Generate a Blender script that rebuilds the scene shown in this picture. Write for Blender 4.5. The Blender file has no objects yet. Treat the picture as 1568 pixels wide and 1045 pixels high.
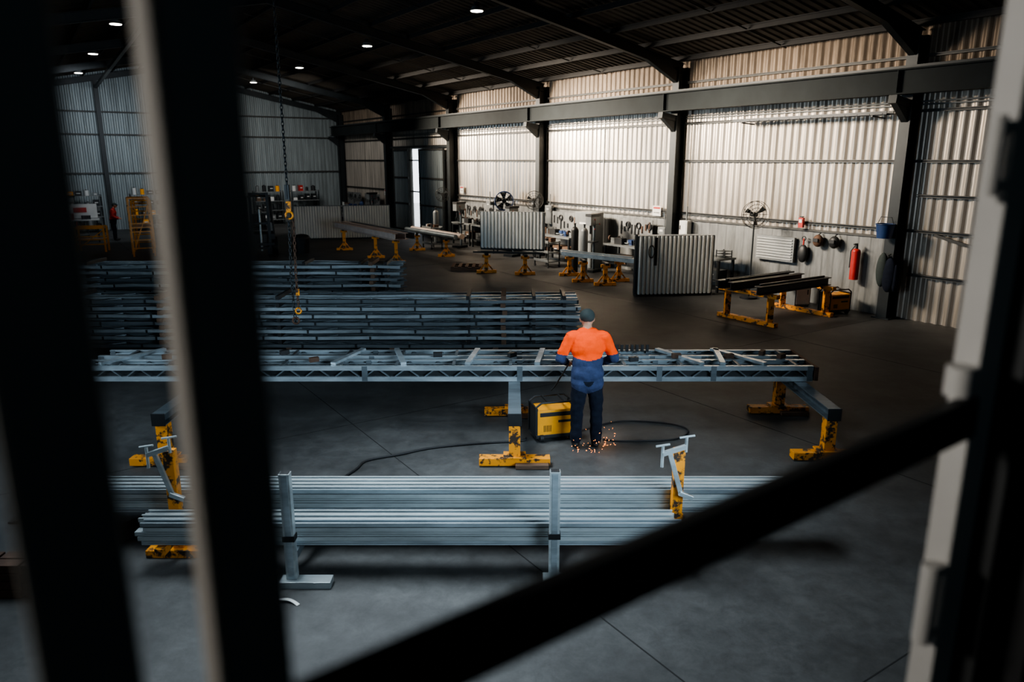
import bpy, math, random
import numpy as np
from mathutils import Vector, Matrix, noise
random.seed(7)
V=Vector
UX,UY=-0.549,0.836          # building long axis U ; cross axis N=(0.836,0.549)
RZ=math.atan2(0.549,0.836)  # local x -> N , local y -> U
def bc(u,n,z=0.0): return V((-.549*u+.836*n,.836*u+.549*n,z))
COLU=[8.99+6.68*k for k in range(-1,6)]
EAVE=6.2; RIDGE_N=6.5; WN=16.2; WL=-3.2
def roofz(n): return EAVE+.2*(WN-n) if n>RIDGE_N else EAVE+.2*(WN-RIDGE_N)-.2*(RIDGE_N-n)
# ------------------------------------------------ materials
def mat(name,col,rough=.5,metal=0.,var=.25,scale=4.,stretch=(1,1,1),bump=0.,col2=None,thr=None,emit=0.,spec=.5):
    m=bpy.data.materials.new(name); m.use_nodes=True
    nt=m.node_tree; N=nt.nodes; L=nt.links; p=N['Principled BSDF']
    p.inputs['Roughness'].default_value=rough; p.inputs['Metallic'].default_value=metal
    p.inputs['Specular IOR Level'].default_value=spec
    tc=N.new('ShaderNodeTexCoord'); mp=N.new('ShaderNodeMapping'); mp.inputs['Scale'].default_value=stretch
    no=N.new('ShaderNodeTexNoise'); no.inputs['Scale'].default_value=scale; no.inputs['Detail'].default_value=6; no.inputs['Roughness'].default_value=.65
    L.new(tc.outputs['Object'],mp.inputs['Vector']); L.new(mp.outputs['Vector'],no.inputs['Vector'])
    cr=N.new('ShaderNodeValToRGB'); L.new(no.outputs['Fac'],cr.inputs['Fac'])
    a=[max(0,c*(1-var)) for c in col]; b=[c*(1+var) for c in col]
    if col2 is not None: a=list(col2)
    lo,hi=(.3,.7) if thr is None else (thr-.03,thr+.03)
    cr.color_ramp.elements[0].position=lo; cr.color_ramp.elements[0].color=(*a,1)
    cr.color_ramp.elements[1].position=hi; cr.color_ramp.elements[1].color=(*(b if thr is None else col),1)
    L.new(cr.outputs['Color'],p.inputs['Base Color'])
    if bump>0:
        bp=N.new('ShaderNodeBump'); bp.inputs['Strength'].default_value=bump; bp.inputs['Distance'].default_value=.02
        L.new(no.outputs['Fac'],bp.inputs['Height']); L.new(bp.outputs['Normal'],p.inputs['Normal'])
    if emit>0:
        p.inputs['Emission Color'].default_value=(*col,1); p.inputs['Emission Strength'].default_value=emit
        try: m.cycles.emission_sampling='NONE'
        except Exception: pass
    return m
M={}
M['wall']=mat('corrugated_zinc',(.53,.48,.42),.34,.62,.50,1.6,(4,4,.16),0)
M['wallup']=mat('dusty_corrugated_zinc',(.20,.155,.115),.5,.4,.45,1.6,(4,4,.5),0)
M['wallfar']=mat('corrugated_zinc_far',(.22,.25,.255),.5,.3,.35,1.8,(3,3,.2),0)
M['dado']=mat('painted_dado',(.14,.145,.142),.55,.15,.35,2.,(3,3,.6))
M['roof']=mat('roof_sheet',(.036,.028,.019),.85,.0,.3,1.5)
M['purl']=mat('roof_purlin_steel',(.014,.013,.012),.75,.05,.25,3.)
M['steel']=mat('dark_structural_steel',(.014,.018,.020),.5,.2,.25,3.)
M['girt']=mat('girt_steel',(.045,.045,.042),.55,.3,.25,3.)
M['crane']=mat('crane_beam_paint',(.013,.017,.018),.75,.0,.25,1.5,spec=.25)
M['floor']=mat('concrete',(.056,.057,.056),.5,0,.40,.9,(1,1,1),.12)
m=M['floor']; nt=m.node_tree; N=nt.nodes; L=nt.links; p=N['Principled BSDF']
cr=[n for n in N if n.type=='VALTORGB'][0]; tc=[n for n in N if n.type=='TEX_COORD'][0]
n2=N.new('ShaderNodeTexNoise'); n2.inputs['Scale'].default_value=5.; n2.inputs['Detail'].default_value=10; n2.inputs['Roughness'].default_value=.85; n2.inputs['Distortion'].default_value=.3
L.new(tc.outputs['Object'],n2.inputs['Vector'])
c2=N.new('ShaderNodeValToRGB'); L.new(n2.outputs['Fac'],c2.inputs['Fac']); c2.color_ramp.elements[0].position=.34; c2.color_ramp.elements[0].color=(.6,.6,.6,1); c2.color_ramp.elements[1].position=.66; c2.color_ramp.elements[1].color=(1.35,1.35,1.35,1)
mx=N.new('ShaderNodeMix'); mx.data_type='RGBA'; mx.blend_type='MULTIPLY'; mx.inputs[0].default_value=1.
L.new(cr.outputs['Color'],mx.inputs[6]); L.new(c2.outputs['Color'],mx.inputs[7]); L.new(mx.outputs[2],p.inputs['Base Color'])
mr=N.new('ShaderNodeMapRange'); L.new(n2.outputs['Fac'],mr.inputs[0]); mr.inputs[3].default_value=.45; mr.inputs[4].default_value=.8; L.new(mr.outputs[0],p.inputs['Roughness'])
M['joint']=mat('floor_joint_dark',(.012,.012,.012),.9)
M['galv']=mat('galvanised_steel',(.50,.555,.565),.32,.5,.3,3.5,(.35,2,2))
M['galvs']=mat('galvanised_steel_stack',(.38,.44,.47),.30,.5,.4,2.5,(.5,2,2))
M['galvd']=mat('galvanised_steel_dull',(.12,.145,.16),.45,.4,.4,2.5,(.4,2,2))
M['pack']=mat('pale_corrugated_sheet',(.62,.63,.60),.5,.0,.15,3.,(1,1,.3))
M['yel']=mat('chipped_yellow_paint',(.76,.29,.02),.5,0,.2,9.,(1,1,1),.1,(.04,.027,.018),.46)
M['yel2']=mat('yellow_enamel',(.80,.33,.012),.4,0,.12,5.)
M['blk']=mat('black_paint',(.012,.013,.014),.5,.1,.3,5.)
M['rub']=mat('black_rubber',(.010,.010,.011),.65)
M['rust']=mat('rusty_steel',(.09,.05,.032),.75,.3,.4,9.)
M['pink']=mat('primed_steel',(.48,.39,.34),.55,.1,.2,3.)
M['orange']=mat('hi_vis_orange_fabric',(1.,.085,.008),.9,0,.1,10.,(1,1,1),.5,spec=.15)
M['navy']=mat('navy_fabric',(.032,.045,.095),.9,0,.25,12.,(1,1,1),.5,spec=.2)
M['trou']=mat('dark_trousers_fabric',(.007,.010,.019),.9,0,.25,12.,(1,1,1),.5,spec=.2)
M['skin']=mat('skin',(.42,.22,.14),.55,0,.08,8.)
M['hair']=mat('dark_cap_fabric',(.02,.03,.028),.8,0,.2,12.)
M['boot']=mat('boot_leather',(.015,.013,.012),.6)
M['red']=mat('red_paint',(.36,.022,.016),.45,0,.15,5.)
M['wht']=mat('white_paint',(.55,.55,.53),.5,0,.1,4.)
M['gry']=mat('grey_enamel',(.16,.17,.17),.45,.1,.2,3.)
M['blu']=mat('blue_plastic',(.015,.04,.12),.45,0,.15,4.)
M['wood']=mat('timber',(.11,.065,.04),.75,0,.35,6.,(1,6,6))
M['frame']=mat('window_frame_paint',(.60,.575,.54),.5,0,.12,3.)
M['gril']=mat('grille_paint',(.27,.25,.225),.55,0,.12,3.)
M['rail']=mat('dark_rail_paint',(.035,.036,.036),.6,0,.12,3.)
M['off']=mat('office_paint',(.02,.02,.02),.8)
M['lamp']=mat('lamp_glow',(1.,.95,.85),.5,0,0,1.,emit=9.)
M['spark']=mat('spark_glow',(1.,.28,.05),.5,0,0,1.,emit=4.)
M['out']=mat('outdoor_concrete',(.6,.6,.58),.9)
# ------------------------------------------------ builder
class B:
    def __init__(s,name): s.n=name; s.v=[]; s.f=[]; s.m=[]; s.mi=[]; s.sm=[]
    def _m(s,k):
        if k not in s.m: s.m.append(k)
        return s.m.index(k)
    def add(s,vs,fs,k,smooth=False):
        o=len(s.v); s.v+= [tuple(x) for x in vs]; i=s._m(k)
        for f in fs: s.f.append([o+a for a in f]); s.mi.append(i); s.sm.append(smooth)
    def obox(s,c,ax,h,k):
        c=V(c); vs=[c+ax[0]*(h[0]*a)+ax[1]*(h[1]*b)+ax[2]*(h[2]*d) for a in(-1,1) for b in(-1,1) for d in(-1,1)]
        s.add(vs,[(0,1,3,2),(4,6,7,5),(0,4,5,1),(2,3,7,6),(0,2,6,4),(1,5,7,3)],k)
    def box(s,c,size,k,rz=0.,rx=0.):
        R=Matrix.Rotation(rz,3,'Z')@Matrix.Rotation(rx,3,'X')
        s.obox(c,[R.col[0],R.col[1],R.col[2]],[x/2 for x in size],k)
    def fr(s,p0,p1,up=V((0,0,1))):
        d=(V(p1)-V(p0)); L=d.length; d.normalize()
        if abs(d.dot(up))>.98: up=V((0,1,0))
        sd=d.cross(up).normalized(); u=sd.cross(d).normalized(); return d,sd,u,L
    def beam(s,p0,p1,w,h,k,up=V((0,0,1))):
        d,sd,u,L=s.fr(p0,p1,up); s.obox((V(p0)+V(p1))/2,[d,sd,u],[L/2,w/2,h/2],k)
    def ibeam(s,p0,p1,w,h,k,t=.02,up=V((0,0,1))):
        d,sd,u,L=s.fr(p0,p1,up); p0=V(p0);p1=V(p1)
        for sg in(-1,1): s.obox((p0+p1)/2+u*(sg*(h/2-t/2)),[d,sd,u],[L/2,w/2,t/2],k)
        s.obox((p0+p1)/2,[d,sd,u],[L/2,t/2,h/2-t],k)
    def cchan(s,p0,p1,w,h,k,t=.006,lip=.015,side=1):
        d,sd,u,L=s.fr(p0,p1); c=(V(p0)+V(p1))/2; sd=sd*side
        s.obox(c+sd*(w/2-t/2),[d,sd,u],[L/2,t/2,h/2],k)
        for g in(-1,1):
            s.obox(c+u*(g*(h/2-t/2))-sd*(t/2),[d,sd,u],[L/2,w/2-t/2,t/2],k)
            s.obox(c+u*(g*(h/2-t-lip/2))-sd*(w/2-t/2),[d,sd,u],[L/2,t/2,lip/2],k)
    def cyl(s,p0,p1,r,k,n=14,r2=None,cap=True):
        r2=r if r2 is None else r2
        d,sd,u,L=s.fr(p0,p1); vs=[]
        for p,rr in((V(p0),r),(V(p1),r2)):
            for i in range(n):
                a=2*math.pi*i/n; vs.append(p+sd*(rr*math.cos(a))+u*(rr*math.sin(a)))
        s.add(vs,[(i,(i+1)%n,n+(i+1)%n,n+i) for i in range(n)],k,True)
        if cap: s.add(vs,[tuple(range(n-1,-1,-1)),tuple(range(n,2*n))],k)
    def tube(s,pts,r,k,n=8):
        for a,b in zip(pts[:-1],pts[1:]): s.cyl(a,b,r,k,n)
        for p in pts[1:-1]: s.ball(p,r,k,8,5)
    def ball(s,c,r,k,n=16,m=10,sc=(1,1,1),z0=-1.,z1=1.):
        c=V(c); vs=[];fs=[]
        for j in range(m+1):
            ph=math.asin(z0)+(math.asin(z1)-math.asin(z0))*j/m
            for i in range(n):
                a=2*math.pi*i/n; vs.append(c+V((r*sc[0]*math.cos(ph)*math.cos(a),r*sc[1]*math.cos(ph)*math.sin(a),r*sc[2]*math.sin(ph))))
        for j in range(m):
            for i in range(n): fs.append((j*n+i,j*n+(i+1)%n,(j+1)*n+(i+1)%n,(j+1)*n+i))
        s.add(vs,fs,k,True)
    def torus(s,c,R,r,k,ax='z',n=24,m=8,sc=(1,1)):
        c=V(c);vs=[];fs=[]
        for i in range(n):
            a=2*math.pi*i/n
            for j in range(m):
                b=2*math.pi*j/m; q=(R+r*math.cos(b)); p=(q*math.cos(a)*sc[0],q*math.sin(a)*sc[1],r*math.sin(b))
                if ax=='y': p=(p[0],p[2],p[1])
                if ax=='x': p=(p[2],p[0],p[1])
                vs.append(c+V(p))
        for i in range(n):
            for j in range(m): fs.append((i*m+j,((i+1)%n)*m+j,((i+1)%n)*m+(j+1)%m,i*m+(j+1)%m))
        s.add(vs,fs,k,True)
    def corr(s,O,A,Bd,la,lb,N,k,pitch=.2,amp=.03,prof=((0,0),(.38,0),(.52,1),(.86,1))):
        O=V(O);A=V(A).normalized();Bd=V(Bd).normalized();N=V(N).normalized()
        pts=[];i=0
        while i*pitch<la:
            for f,h in prof:
                x=(i+f)*pitch
                if x<la: pts.append((x,h*amp))
            i+=1
        pts.append((la,0)); vs=[]
        for x,h in pts:
            p=O+A*x+N*h; vs.append(p); vs.append(p+Bd*(lb(x) if callable(lb) else lb))
        s.add(vs,[(2*i,2*i+2,2*i+3,2*i+1) for i in range(len(pts)-1)],k)
    def done(s,loc=(0,0,0),rz=0.,bevel=0.,parent=None):
        me=bpy.data.meshes.new(s.n); me.from_pydata(s.v,[],s.f)
        for k in s.m: me.materials.append(M[k])
        me.polygons.foreach_set('material_index',s.mi); me.polygons.foreach_set('use_smooth',s.sm); me.update()
        o=bpy.data.objects.new(s.n,me); bpy.context.scene.collection.objects.link(o)
        o.location=loc; o.rotation_euler=(0,0,rz)
        if bevel>0:
            b=o.modifiers.new('bevel','BEVEL'); b.width=bevel; b.segments=2; b.limit_method='ANGLE'; b.angle_limit=.8
        if parent: o.parent=parent
        return o
Z=V((0,0,1)); U=V((UX,UY,0)); N_=V((.836,.549,0))
# ------------------------------------------------ shell
b=B('floor')
c=[bc(-3,WL-.2),bc(42.9,WL-.2),bc(42.9,WN+.3),bc(-3,WN+.3)]
b.add([V(p) for p in c]+[p-Z*.2 for p in c],[(0,3,2,1),(4,5,6,7),(0,1,5,4),(1,2,6,5),(2,3,7,6),(3,0,4,7)],'floor')
for n in(-1.2,3.35,7.9,12.45): b.obox(bc(21,n,.0),[U,N_,Z],[21,.006,.0015],'joint')
for u in(2.3,9,15.7,22.3,29,35.7): b.obox(bc(u,6.5,.0),[U,N_,Z],[.005,9.3,.0015],'joint')
b.done()
b=B('ground_outside'); b.obox(bc(27,40,-.12),[U,N_,Z],[30,23,.05],'out'); b.done()
b=B('wall_right')
uD0,uD1=8.99+6.68*3.49,8.99+6.68*3.66
SINE=((0,.0),(.12,.16),(.25,.5),(.38,.84),(.5,1),(.62,.84),(.75,.5),(.88,.16))
def wseg(u0,u1,z0,z1,k='wall'): b.corr(bc(u0,WN,z0),U,Z,u1-u0,z1-z0,-N_,k,.215,.055,SINE)
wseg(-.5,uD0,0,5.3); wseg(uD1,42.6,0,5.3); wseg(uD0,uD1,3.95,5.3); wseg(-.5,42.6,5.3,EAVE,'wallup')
b.obox(bc(42.6/2,WN+.1,EAVE-.06),[U,N_,Z],[21.3,.03,.06],'rust')
b.done()
b=B('trim_1')
b.corr(bc(9.2,WN-.07,0),U,Z,21.5,1.75,-N_,'dado',.3,.012)
b.beam(bc(9.2,WN-.09,1.77),bc(30.7,WN-.09,1.77),.05,.05,'girt')
b.done()
b=B('wall_far')
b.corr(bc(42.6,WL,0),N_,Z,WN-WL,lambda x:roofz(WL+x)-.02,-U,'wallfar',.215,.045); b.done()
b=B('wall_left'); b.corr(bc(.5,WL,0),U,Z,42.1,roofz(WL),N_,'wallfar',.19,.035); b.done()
OZ0,OZ1,OA0,OA1=2.1,4.2,-.45,1.32
b=B('wall_near')
def nw(n0,n1,z0,z1):
    b.obox(bc(.48,(n0+n1)/2,(z0+z1)/2),[N_,U,Z],[(n1-n0)/2,.05,(z1-z0)/2],'off')
nw(WL,OA0,0,6.0); nw(OA1,WN,0,6.0); nw(OA0,OA1,0,OZ0); nw(OA0,OA1,OZ1,6.0)
vs=[bc(.48,WL,5.9),bc(.48,WN,5.9),bc(.48,WN,roofz(WN)),bc(.48,RIDGE_N,roofz(RIDGE_N)),bc(.48,WL,roofz(WL))]
b.add(vs,[(0,1,2,3,4)],'off'); b.done()
b=B('office_room')
for nn in(-2.2,2.4): b.obox(bc(-1.12,nn,3.1),[U,N_,Z],[1.53,.05,1.4],'off')
b.obox(bc(-2.6,.1,3.1),[U,N_,Z],[.05,2.3,1.4],'off')
b.obox(bc(-1.12,.1,1.72),[U,N_,Z],[1.53,2.35,.06],'off'); b.obox(bc(-1.12,.1,4.5),[U,N_,Z],[1.53,2.35,.06],'off')
b.done()
b=B('ceiling')
sl=math.sqrt(1+.04)
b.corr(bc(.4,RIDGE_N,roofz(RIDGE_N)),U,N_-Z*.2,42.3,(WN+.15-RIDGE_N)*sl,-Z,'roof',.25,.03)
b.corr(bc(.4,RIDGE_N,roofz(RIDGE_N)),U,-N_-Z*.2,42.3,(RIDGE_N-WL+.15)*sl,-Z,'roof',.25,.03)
b.done()
b=B('roof_purlins')
n=WN-.4
while n>WL+.3:
    z=roofz(n)-.12
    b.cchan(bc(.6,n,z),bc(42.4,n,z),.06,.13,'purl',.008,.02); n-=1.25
for u in np.arange(5.6,42,6.68): b.beam(bc(u,16,roofz(16)-.16),bc(u,RIDGE_N+.2,roofz(RIDGE_N)-.2),.02,.03,'girt')
b.done()
for i,u in enumerate(COLU[:]+[42.25]):
    if i==6: continue
    b=B('roof_rafter'); h=.26
    zc=.19+h/2
    b.ibeam(bc(u,WN-.2,roofz(WN-.2)-zc),bc(u,RIDGE_N,roofz(RIDGE_N)-zc),.15,h,'steel',.016)
    b.ibeam(bc(u,WL+.2,roofz(WL+.2)-zc),bc(u,RIDGE_N,roofz(RIDGE_N)-zc),.15,h,'steel',.016)
    a0=bc(u,WN-.45,roofz(WN-.45)-.19-h); a1=bc(u,WN-1.6,roofz(WN-1.6)-.19-h); a2=bc(u,WN-.45,roofz(WN-.45)-.19-h-.3)
    for g in(-.075,.075): b.add([a0+U*g,a1+U*g,a2+U*g],[(0,1,2)],'steel')
    b.add([a1-U*.075,a1+U*.075,a2+U*.075,a2-U*.075],[(0,1,2,3)],'steel')
    b.done()
for i,u in enumerate(COLU):
    uu=u if i<6 else 42.25
    b=B('steel_column')
    b.ibeam(bc(uu,WN-.27,0),bc(uu,WN-.27,EAVE-.25),.24,.34,'steel',.018,up=N_)
    b.obox(bc(uu,WN-.28,.015),[U,N_,Z],[.2,.2,.015],'steel')
    b.beam(bc(uu,WN-.42,4.58),bc(uu,WN-.98,4.66),.18,.16,'steel')
    b.add([bc(uu-.07,WN-.42,4.2),bc(uu-.07,WN-.42,4.6),bc(uu-.07,WN-.95,4.6),bc(uu+.07,WN-.42,4.2),bc(uu+.07,WN-.42,4.6),bc(uu+.07,WN-.95,4.6)],[(0,1,2),(3,5,4),(0,2,5,3)],'steel')
    b.done()
b=B('crane_runway_beam')
b.ibeam(bc(1,WN-.78,5.0),bc(42.2,WN-.78,5.0),.24,.50,'crane',.03)
b.beam(bc(1,WN-.78,5.28),bc(42.2,WN-.78,5.28),.06,.06,'steel')
for u in COLU: b.obox(bc(min(u,42),WN-.78,5.0),[U,N_,Z],[.012,.11,.22],'crane')
b.done()
b=B('wall_girts')
for z in(1.95,3.42,4.45,5.55): b.cchan(bc(.7,WN-.10,z),bc(42.4,WN-.10,z),.06,.06,'girt',.006,.012)
for z in(1.0,2.7): b.cchan(bc(.7,WN-.10,z),bc(8.7,WN-.10,z),.07,.06,'girt',.006,.012)
for z in(2.8,4.66,5.73): b.cchan(bc(42.5,WL+.2,z),bc(42.5,WN-.2,z),.07,.07,'girt',.006,.012)
b.beam(bc(.9,WN-.15,.2),bc(8.2,WN-.15,1.9),.05,.06,'girt')
b.done()
for n in(3.8,9.6):
    b=B('steel_column'); b.ibeam(bc(42.35,n,0),bc(42.35,n,roofz(n)-.35),.2,.25,'steel',.015,up=U); b.obox(bc(42.35,n,.01),[U,N_,Z],[.17,.17,.01],'steel'); b.done()
b=B('roof_brace'); b.beam(bc(42.2,3.8,6.85),bc(22.6,3.6,7.25),.12,.12,'gry'); b.done()
b=B('wall_conduit')
for z in(4.58,4.64): b.cyl(bc(3,WN-.075,z),bc(38,WN-.075,z),.018,'gry',8)
for u in(19,27): b.cyl(bc(u,WN-.15,2.0),bc(u,WN-.15,4.4),.018,'gry',8)
b.done()
b=B('cable_tray')
for n in(WN-.35,WN-.6): b.beam(bc(9.3,n,4.42),bc(13.4,n,4.42),.02,.07,'steel')
for i in range(14): b.beam(bc(9.4+i*.29,WN-.62,4.4),bc(9.4+i*.29,WN-.33,4.4),.02,.02,'steel')
for u in(9.6,13.1): b.beam(bc(u,WN-.65,4.36),bc(u,WN-.15,4.33),.03,.03,'steel')
b.done()
for nm,u0,u1 in(('door_1',8.99+6.68*3.12,uD0),('door_2',uD1,8.99+6.68*3.92)):
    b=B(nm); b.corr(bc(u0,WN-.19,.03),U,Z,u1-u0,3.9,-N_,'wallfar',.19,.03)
    for z in(.08,1.35,2.6,3.9): b.beam(bc(u0,WN-.24,z),bc(u1,WN-.24,z),.05,.08,'girt')
    for u in(u0+.03,u1-.03): b.beam(bc(u,WN-.24,.03),bc(u,WN-.24,3.94),.06,.05,'girt')
    b.done()
b=B('door_track'); b.beam(bc(29.35,WN-.24,4.04),bc(35.4,WN-.24,4.04),.1,.1,'steel'); b.done()
for n in(10.,2.8):
    for u in(16.8,23.7,30.6,37.5):
        b=B('high_bay_lamp'); z=7.0
        b.cyl((0,0,.0),(0,0,.10),.17,'gry',20,.12); b.cyl((0,0,.10),(0,0,.2),.07,'blk',12)
        b.cyl((0,0,.2),(0,0,roofz(n)-z-.05),.008,'blk',6); b.cyl((0,0,-.012),(0,0,-.002),.15,'lamp',20)
        b.done(loc=bc(u,n,z))
# ------------------------------------------------ window grille
b=B('window_grille')
def vbar(a0,a1,d0,d1,z0=OZ0+.061,z1=OZ1-.061,k='gril'): b.obox(bc((d0+d1)/2,(a0+a1)/2,(z0+z1)/2),[N_,U,Z],[(a1-a0)/2,(d1-d0)/2,(z1-z0)/2],k)
vbar(-.03,.029,.5,.545); vbar(.079,.129,.5,.59)
b.beam(bc(.51,-.37,3.45-.464),bc(.51,1.175,3.45-.380),.022,.066,'rail')
b.done(bevel=.004)
b=B('window_frame')
b.obox(bc(.53,1.215,3.15),[N_,U,Z],[.035,.02,1.04],'frame')
b.obox(bc(.52,1.285,3.15),[N_,U,Z],[.035,.045,1.04],'rail')
for z0,z1,r in((-.345,-.30,.02),(-.77,-.63,.014),(-.05,.06,.012)):
    b.cyl(bc(.52,1.145,3.45+z0),bc(.52,1.145,3.45+z1),r,'frame',12); 
    for z in(z0+.015,z1-.015): b.obox(bc(.52,1.165,3.45+z),[N_,U,Z],[.02,.012,.008],'frame')
b.obox(bc(.52,.43,OZ1-.03),[N_,U,Z],[.87,.04,.03],'rail'); b.obox(bc(.52,.43,OZ0+.03),[N_,U,Z],[.87,.04,.03],'rail')
b.obox(bc(.52,-.42,3.15),[N_,U,Z],[.03,.04,1.04],'rail')
b.done(bevel=.003)
# ------------------------------------------------ truss stacks
def truss_stack(name,x0,x1,y0,y1,layers,pitch,rz=0.,sx=()):
    b=B(name); z=.10
    for x in np.arange(x0+.4,x1,1.9): b.box((x,(y0+y1)/2,.05),(.1,y1-y0,.1),'wood')
    for L in range(layers):
        jx=random.uniform(-.07,.07); jy=random.uniform(-.025,.025)
        ys=np.linspace(y0+.03,y1-.03,4)+jy; h=pitch*.42
        for j,y in enumerate(ys):
            n=12; xs=np.linspace(x0+jx,x1+jx,n+1); w=[random.uniform(-.012,.012) for _ in range(n+1)]
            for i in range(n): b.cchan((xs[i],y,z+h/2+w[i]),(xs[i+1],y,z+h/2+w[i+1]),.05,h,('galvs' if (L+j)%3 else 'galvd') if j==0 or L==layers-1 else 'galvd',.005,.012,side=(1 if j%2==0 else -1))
        m=int((x1-x0)/.33)
        for i in range(m):
            xa=x0+.1+i*.33; 
            for q in(0,2): b.beam((xa,ys[q+(i%2)],z+h/2),(xa+.33,ys[q+1-(i%2)],z+h/2),.03,.03,'galvd')
        for x in np.arange(x0+.5+random.uniform(0,.4),x1,.98): b.box((x+jx,y0-.002+jy,z+h/2),(.03,.012,h*1.1),'steel')
        for x in sx: b.box((x+random.uniform(-.02,.02),(y0+y1)/2,z+h+(pitch-h)/2),(.09,(y1-y0)+.04,(pitch-h)*.98),'wood')
        for x in (x0+.3,(x0+x1)/2-.7,x1-2.,x1-.8,x1-.25): b.box((x,(y0+y1)/2,z+h+(pitch-h)/2),(.06,(y1-y0),(pitch-h)*.9),'blk')
        z+=pitch
    b.done(rz=rz)
truss_stack('steel_truss_stack',-8.3,1.2,13.15,14.0,7,.137,0,(-.15,-6.4))
truss_stack('steel_truss_stack',-9.4,-2.45,15.7,16.5,9,.137,0,(-3.0,-6.2))
# ------------------------------------------------ truss being welded
b=B('steel_truss')
zb,zt=.665,.87
for ya,yb in((9.17,9.47),(9.68,9.98)):
    for y,sd in((ya,1),(yb,-1)):
        b.cchan((-5.6,y,zb+.03),(3.88,y,zb+.03),.05,.06,'galvs',.005,.012,side=sd)
        b.cchan((-5.6,y,zt-.03),(3.88,y,zt-.03),.05,.06,'galvs',.005,.012,side=sd)
        for i in range(24):
            x=-5.4+i*.385
            b.beam((x,y,zb+.03),(x+.19,y,zt-.03),.02,.016,'galvd'); b.beam((x+.19,y,zt-.03),(x+.385,y,zb+.03),.02,.016,'galvd')
        for x in(-5.56,-3.9,-1.9,.1,1.9,2.6,3.84): b.box((x,y,(zb+zt)/2),(.07,.055,zt-zb-.01),'galvd')
    b.beam((-5.5,(ya+yb)/2,(zb+zt)/2),(3.8,(ya+yb)/2,(zb+zt)/2),.04,.12,'blk')
    b.beam((-5.5,ya+.05,(zb+zt)/2),(3.8,ya+.05,(zb+zt)/2),.01,.10,'steel')
    for i in range(13): b.beam((-5.2+i*.74,ya,zt-.02),(-5.2+i*.74,yb,zt-.02),.04,.04,'galvd')
for x,r in((-5.2,.5),(-2.25,.25),(-1.45,-.2),(-.55,.1),(.35,.1),(2.35,-.45),(3.15,-.5),(2.75,.1)):
    b.beam((x-.25*r,9.2,zt+.02),(x+.75*r,9.95,zt+.02),.07,.035,'galvs')
for x in(-4.6,-3.1,-2.6,-1.0,.0,1.6,2.2,2.9,3.4,3.6): b.box((x,9.3+random.random()*.5,zt+.03),(.12,.06,.06),random.choice(['rust','blk']),random.random())
for i in range(7): b.box((1.45+i*.07,9.9,zt+.05),(.035,.05,.1),'blk')
b.box((3.92,9.58,(zb+zt)/2+.0),(.05,.9,.18),'rust')
b.done()
# ------------------------------------------------ heavy trestles
def heavy_trestle(x,y0,y1,h=.66):
    b=B('steel_trestle')
    b.ibeam((x,y0-.05,h-.07),(x,y1+.15,h-.07),.15,.14,'galvd',.012)
    b.box((x,y0-.055,h-.07),(.16,.008,.15),'blk')
    for y,k in((y0+.05,1),(y1,1)):
        b.beam((x,y,.1),(x,y,h-.14),.13,.13,'yel')
        b.box((x,y,.06),(.82,.14,.09),'yel'); b.box((x,y,.12),(.26,.2,.02),'yel')
        b.box((x+.2,y-.09,.03),(.38,.12,.05),'wood')
    b.done(bevel=.004)
heavy_trestle(.03,7.95,9.72); heavy_trestle(3.72,8.12,9.82); heavy_trestle(-4.0,7.95,9.7)
# ------------------------------------------------ foreground purlin racks
def purlin_bundle(name,x0,x1,y0,y1,z0,z1,rows):
    b=B(name); h=(z1-z0)/rows
    cols=max(2,int((y1-y0)/.065)); w=(y1-y0)/cols
    for r in range(rows):
        for c_ in range(cols):
            j=random.uniform(-.05,.05); sy=random.uniform(-.006,.006)
            k='galv' if (r*3+c_)%4 else 'galvs'
            if r==rows-1:   # top row lies open side up, so the lips read as lines
                yc=y0+w*(c_+.5); t=.004; hh=h*.93; zc=z0+h*(r+.5)
                b.box(((x0+x1)/2+j,yc,zc-hh/2+t/2),(x1-x0,w*.94,t),'galvd')
                for g in(-1,1):
                    b.box(((x0+x1)/2+j,yc+g*(w*.47-t/2),zc),(x1-x0,t,hh),k); b.box(((x0+x1)/2+j,yc+g*(w*.47-t-.008),zc+hh/2-t/2),(x1-x0,.016,t),k)
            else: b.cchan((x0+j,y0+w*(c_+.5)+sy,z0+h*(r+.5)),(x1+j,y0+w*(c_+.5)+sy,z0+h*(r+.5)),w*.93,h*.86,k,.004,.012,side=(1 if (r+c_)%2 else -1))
    b.done()
purlin_bundle('steel_purlin_bundle',-4.4,2.65,6.1,6.40,.36,.58,5)
purlin_bundle('steel_purlin_bundle',-3.15,1.42,5.66,5.92,.272,.48,5)
def post_rack(x,y):
    b=B('purlin_rack_post')
    b.box((x,y,.5),(.085,.07,1.0),'galv'); b.box((x,y-.036,.5),(.05,.003,.98),'galvs'); b.box((x,y,1.003),(.07,.055,.006),'blk')
    b.beam((x,y,.235),(x,y+1.0,.235),.07,.07,'galvd'); b.beam((x,y+.46,.312),(x,y+.98,.312),.06,.085,'galvd')
    b.box((x,y+1.0,.12),(.07,.07,.24),'galvd')
    b.box((x+.12,y-.02,.03),(.42,.12,.06),'galv'); b.box((x,y+1.,.02),(.4,.12,.04),'galvd')
    b.box((x,y,.43),(.1,.085,.05),'blk')
    b.done(bevel=.003)
post_rack(-1.83,5.52); post_rack(.35,5.56)
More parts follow.
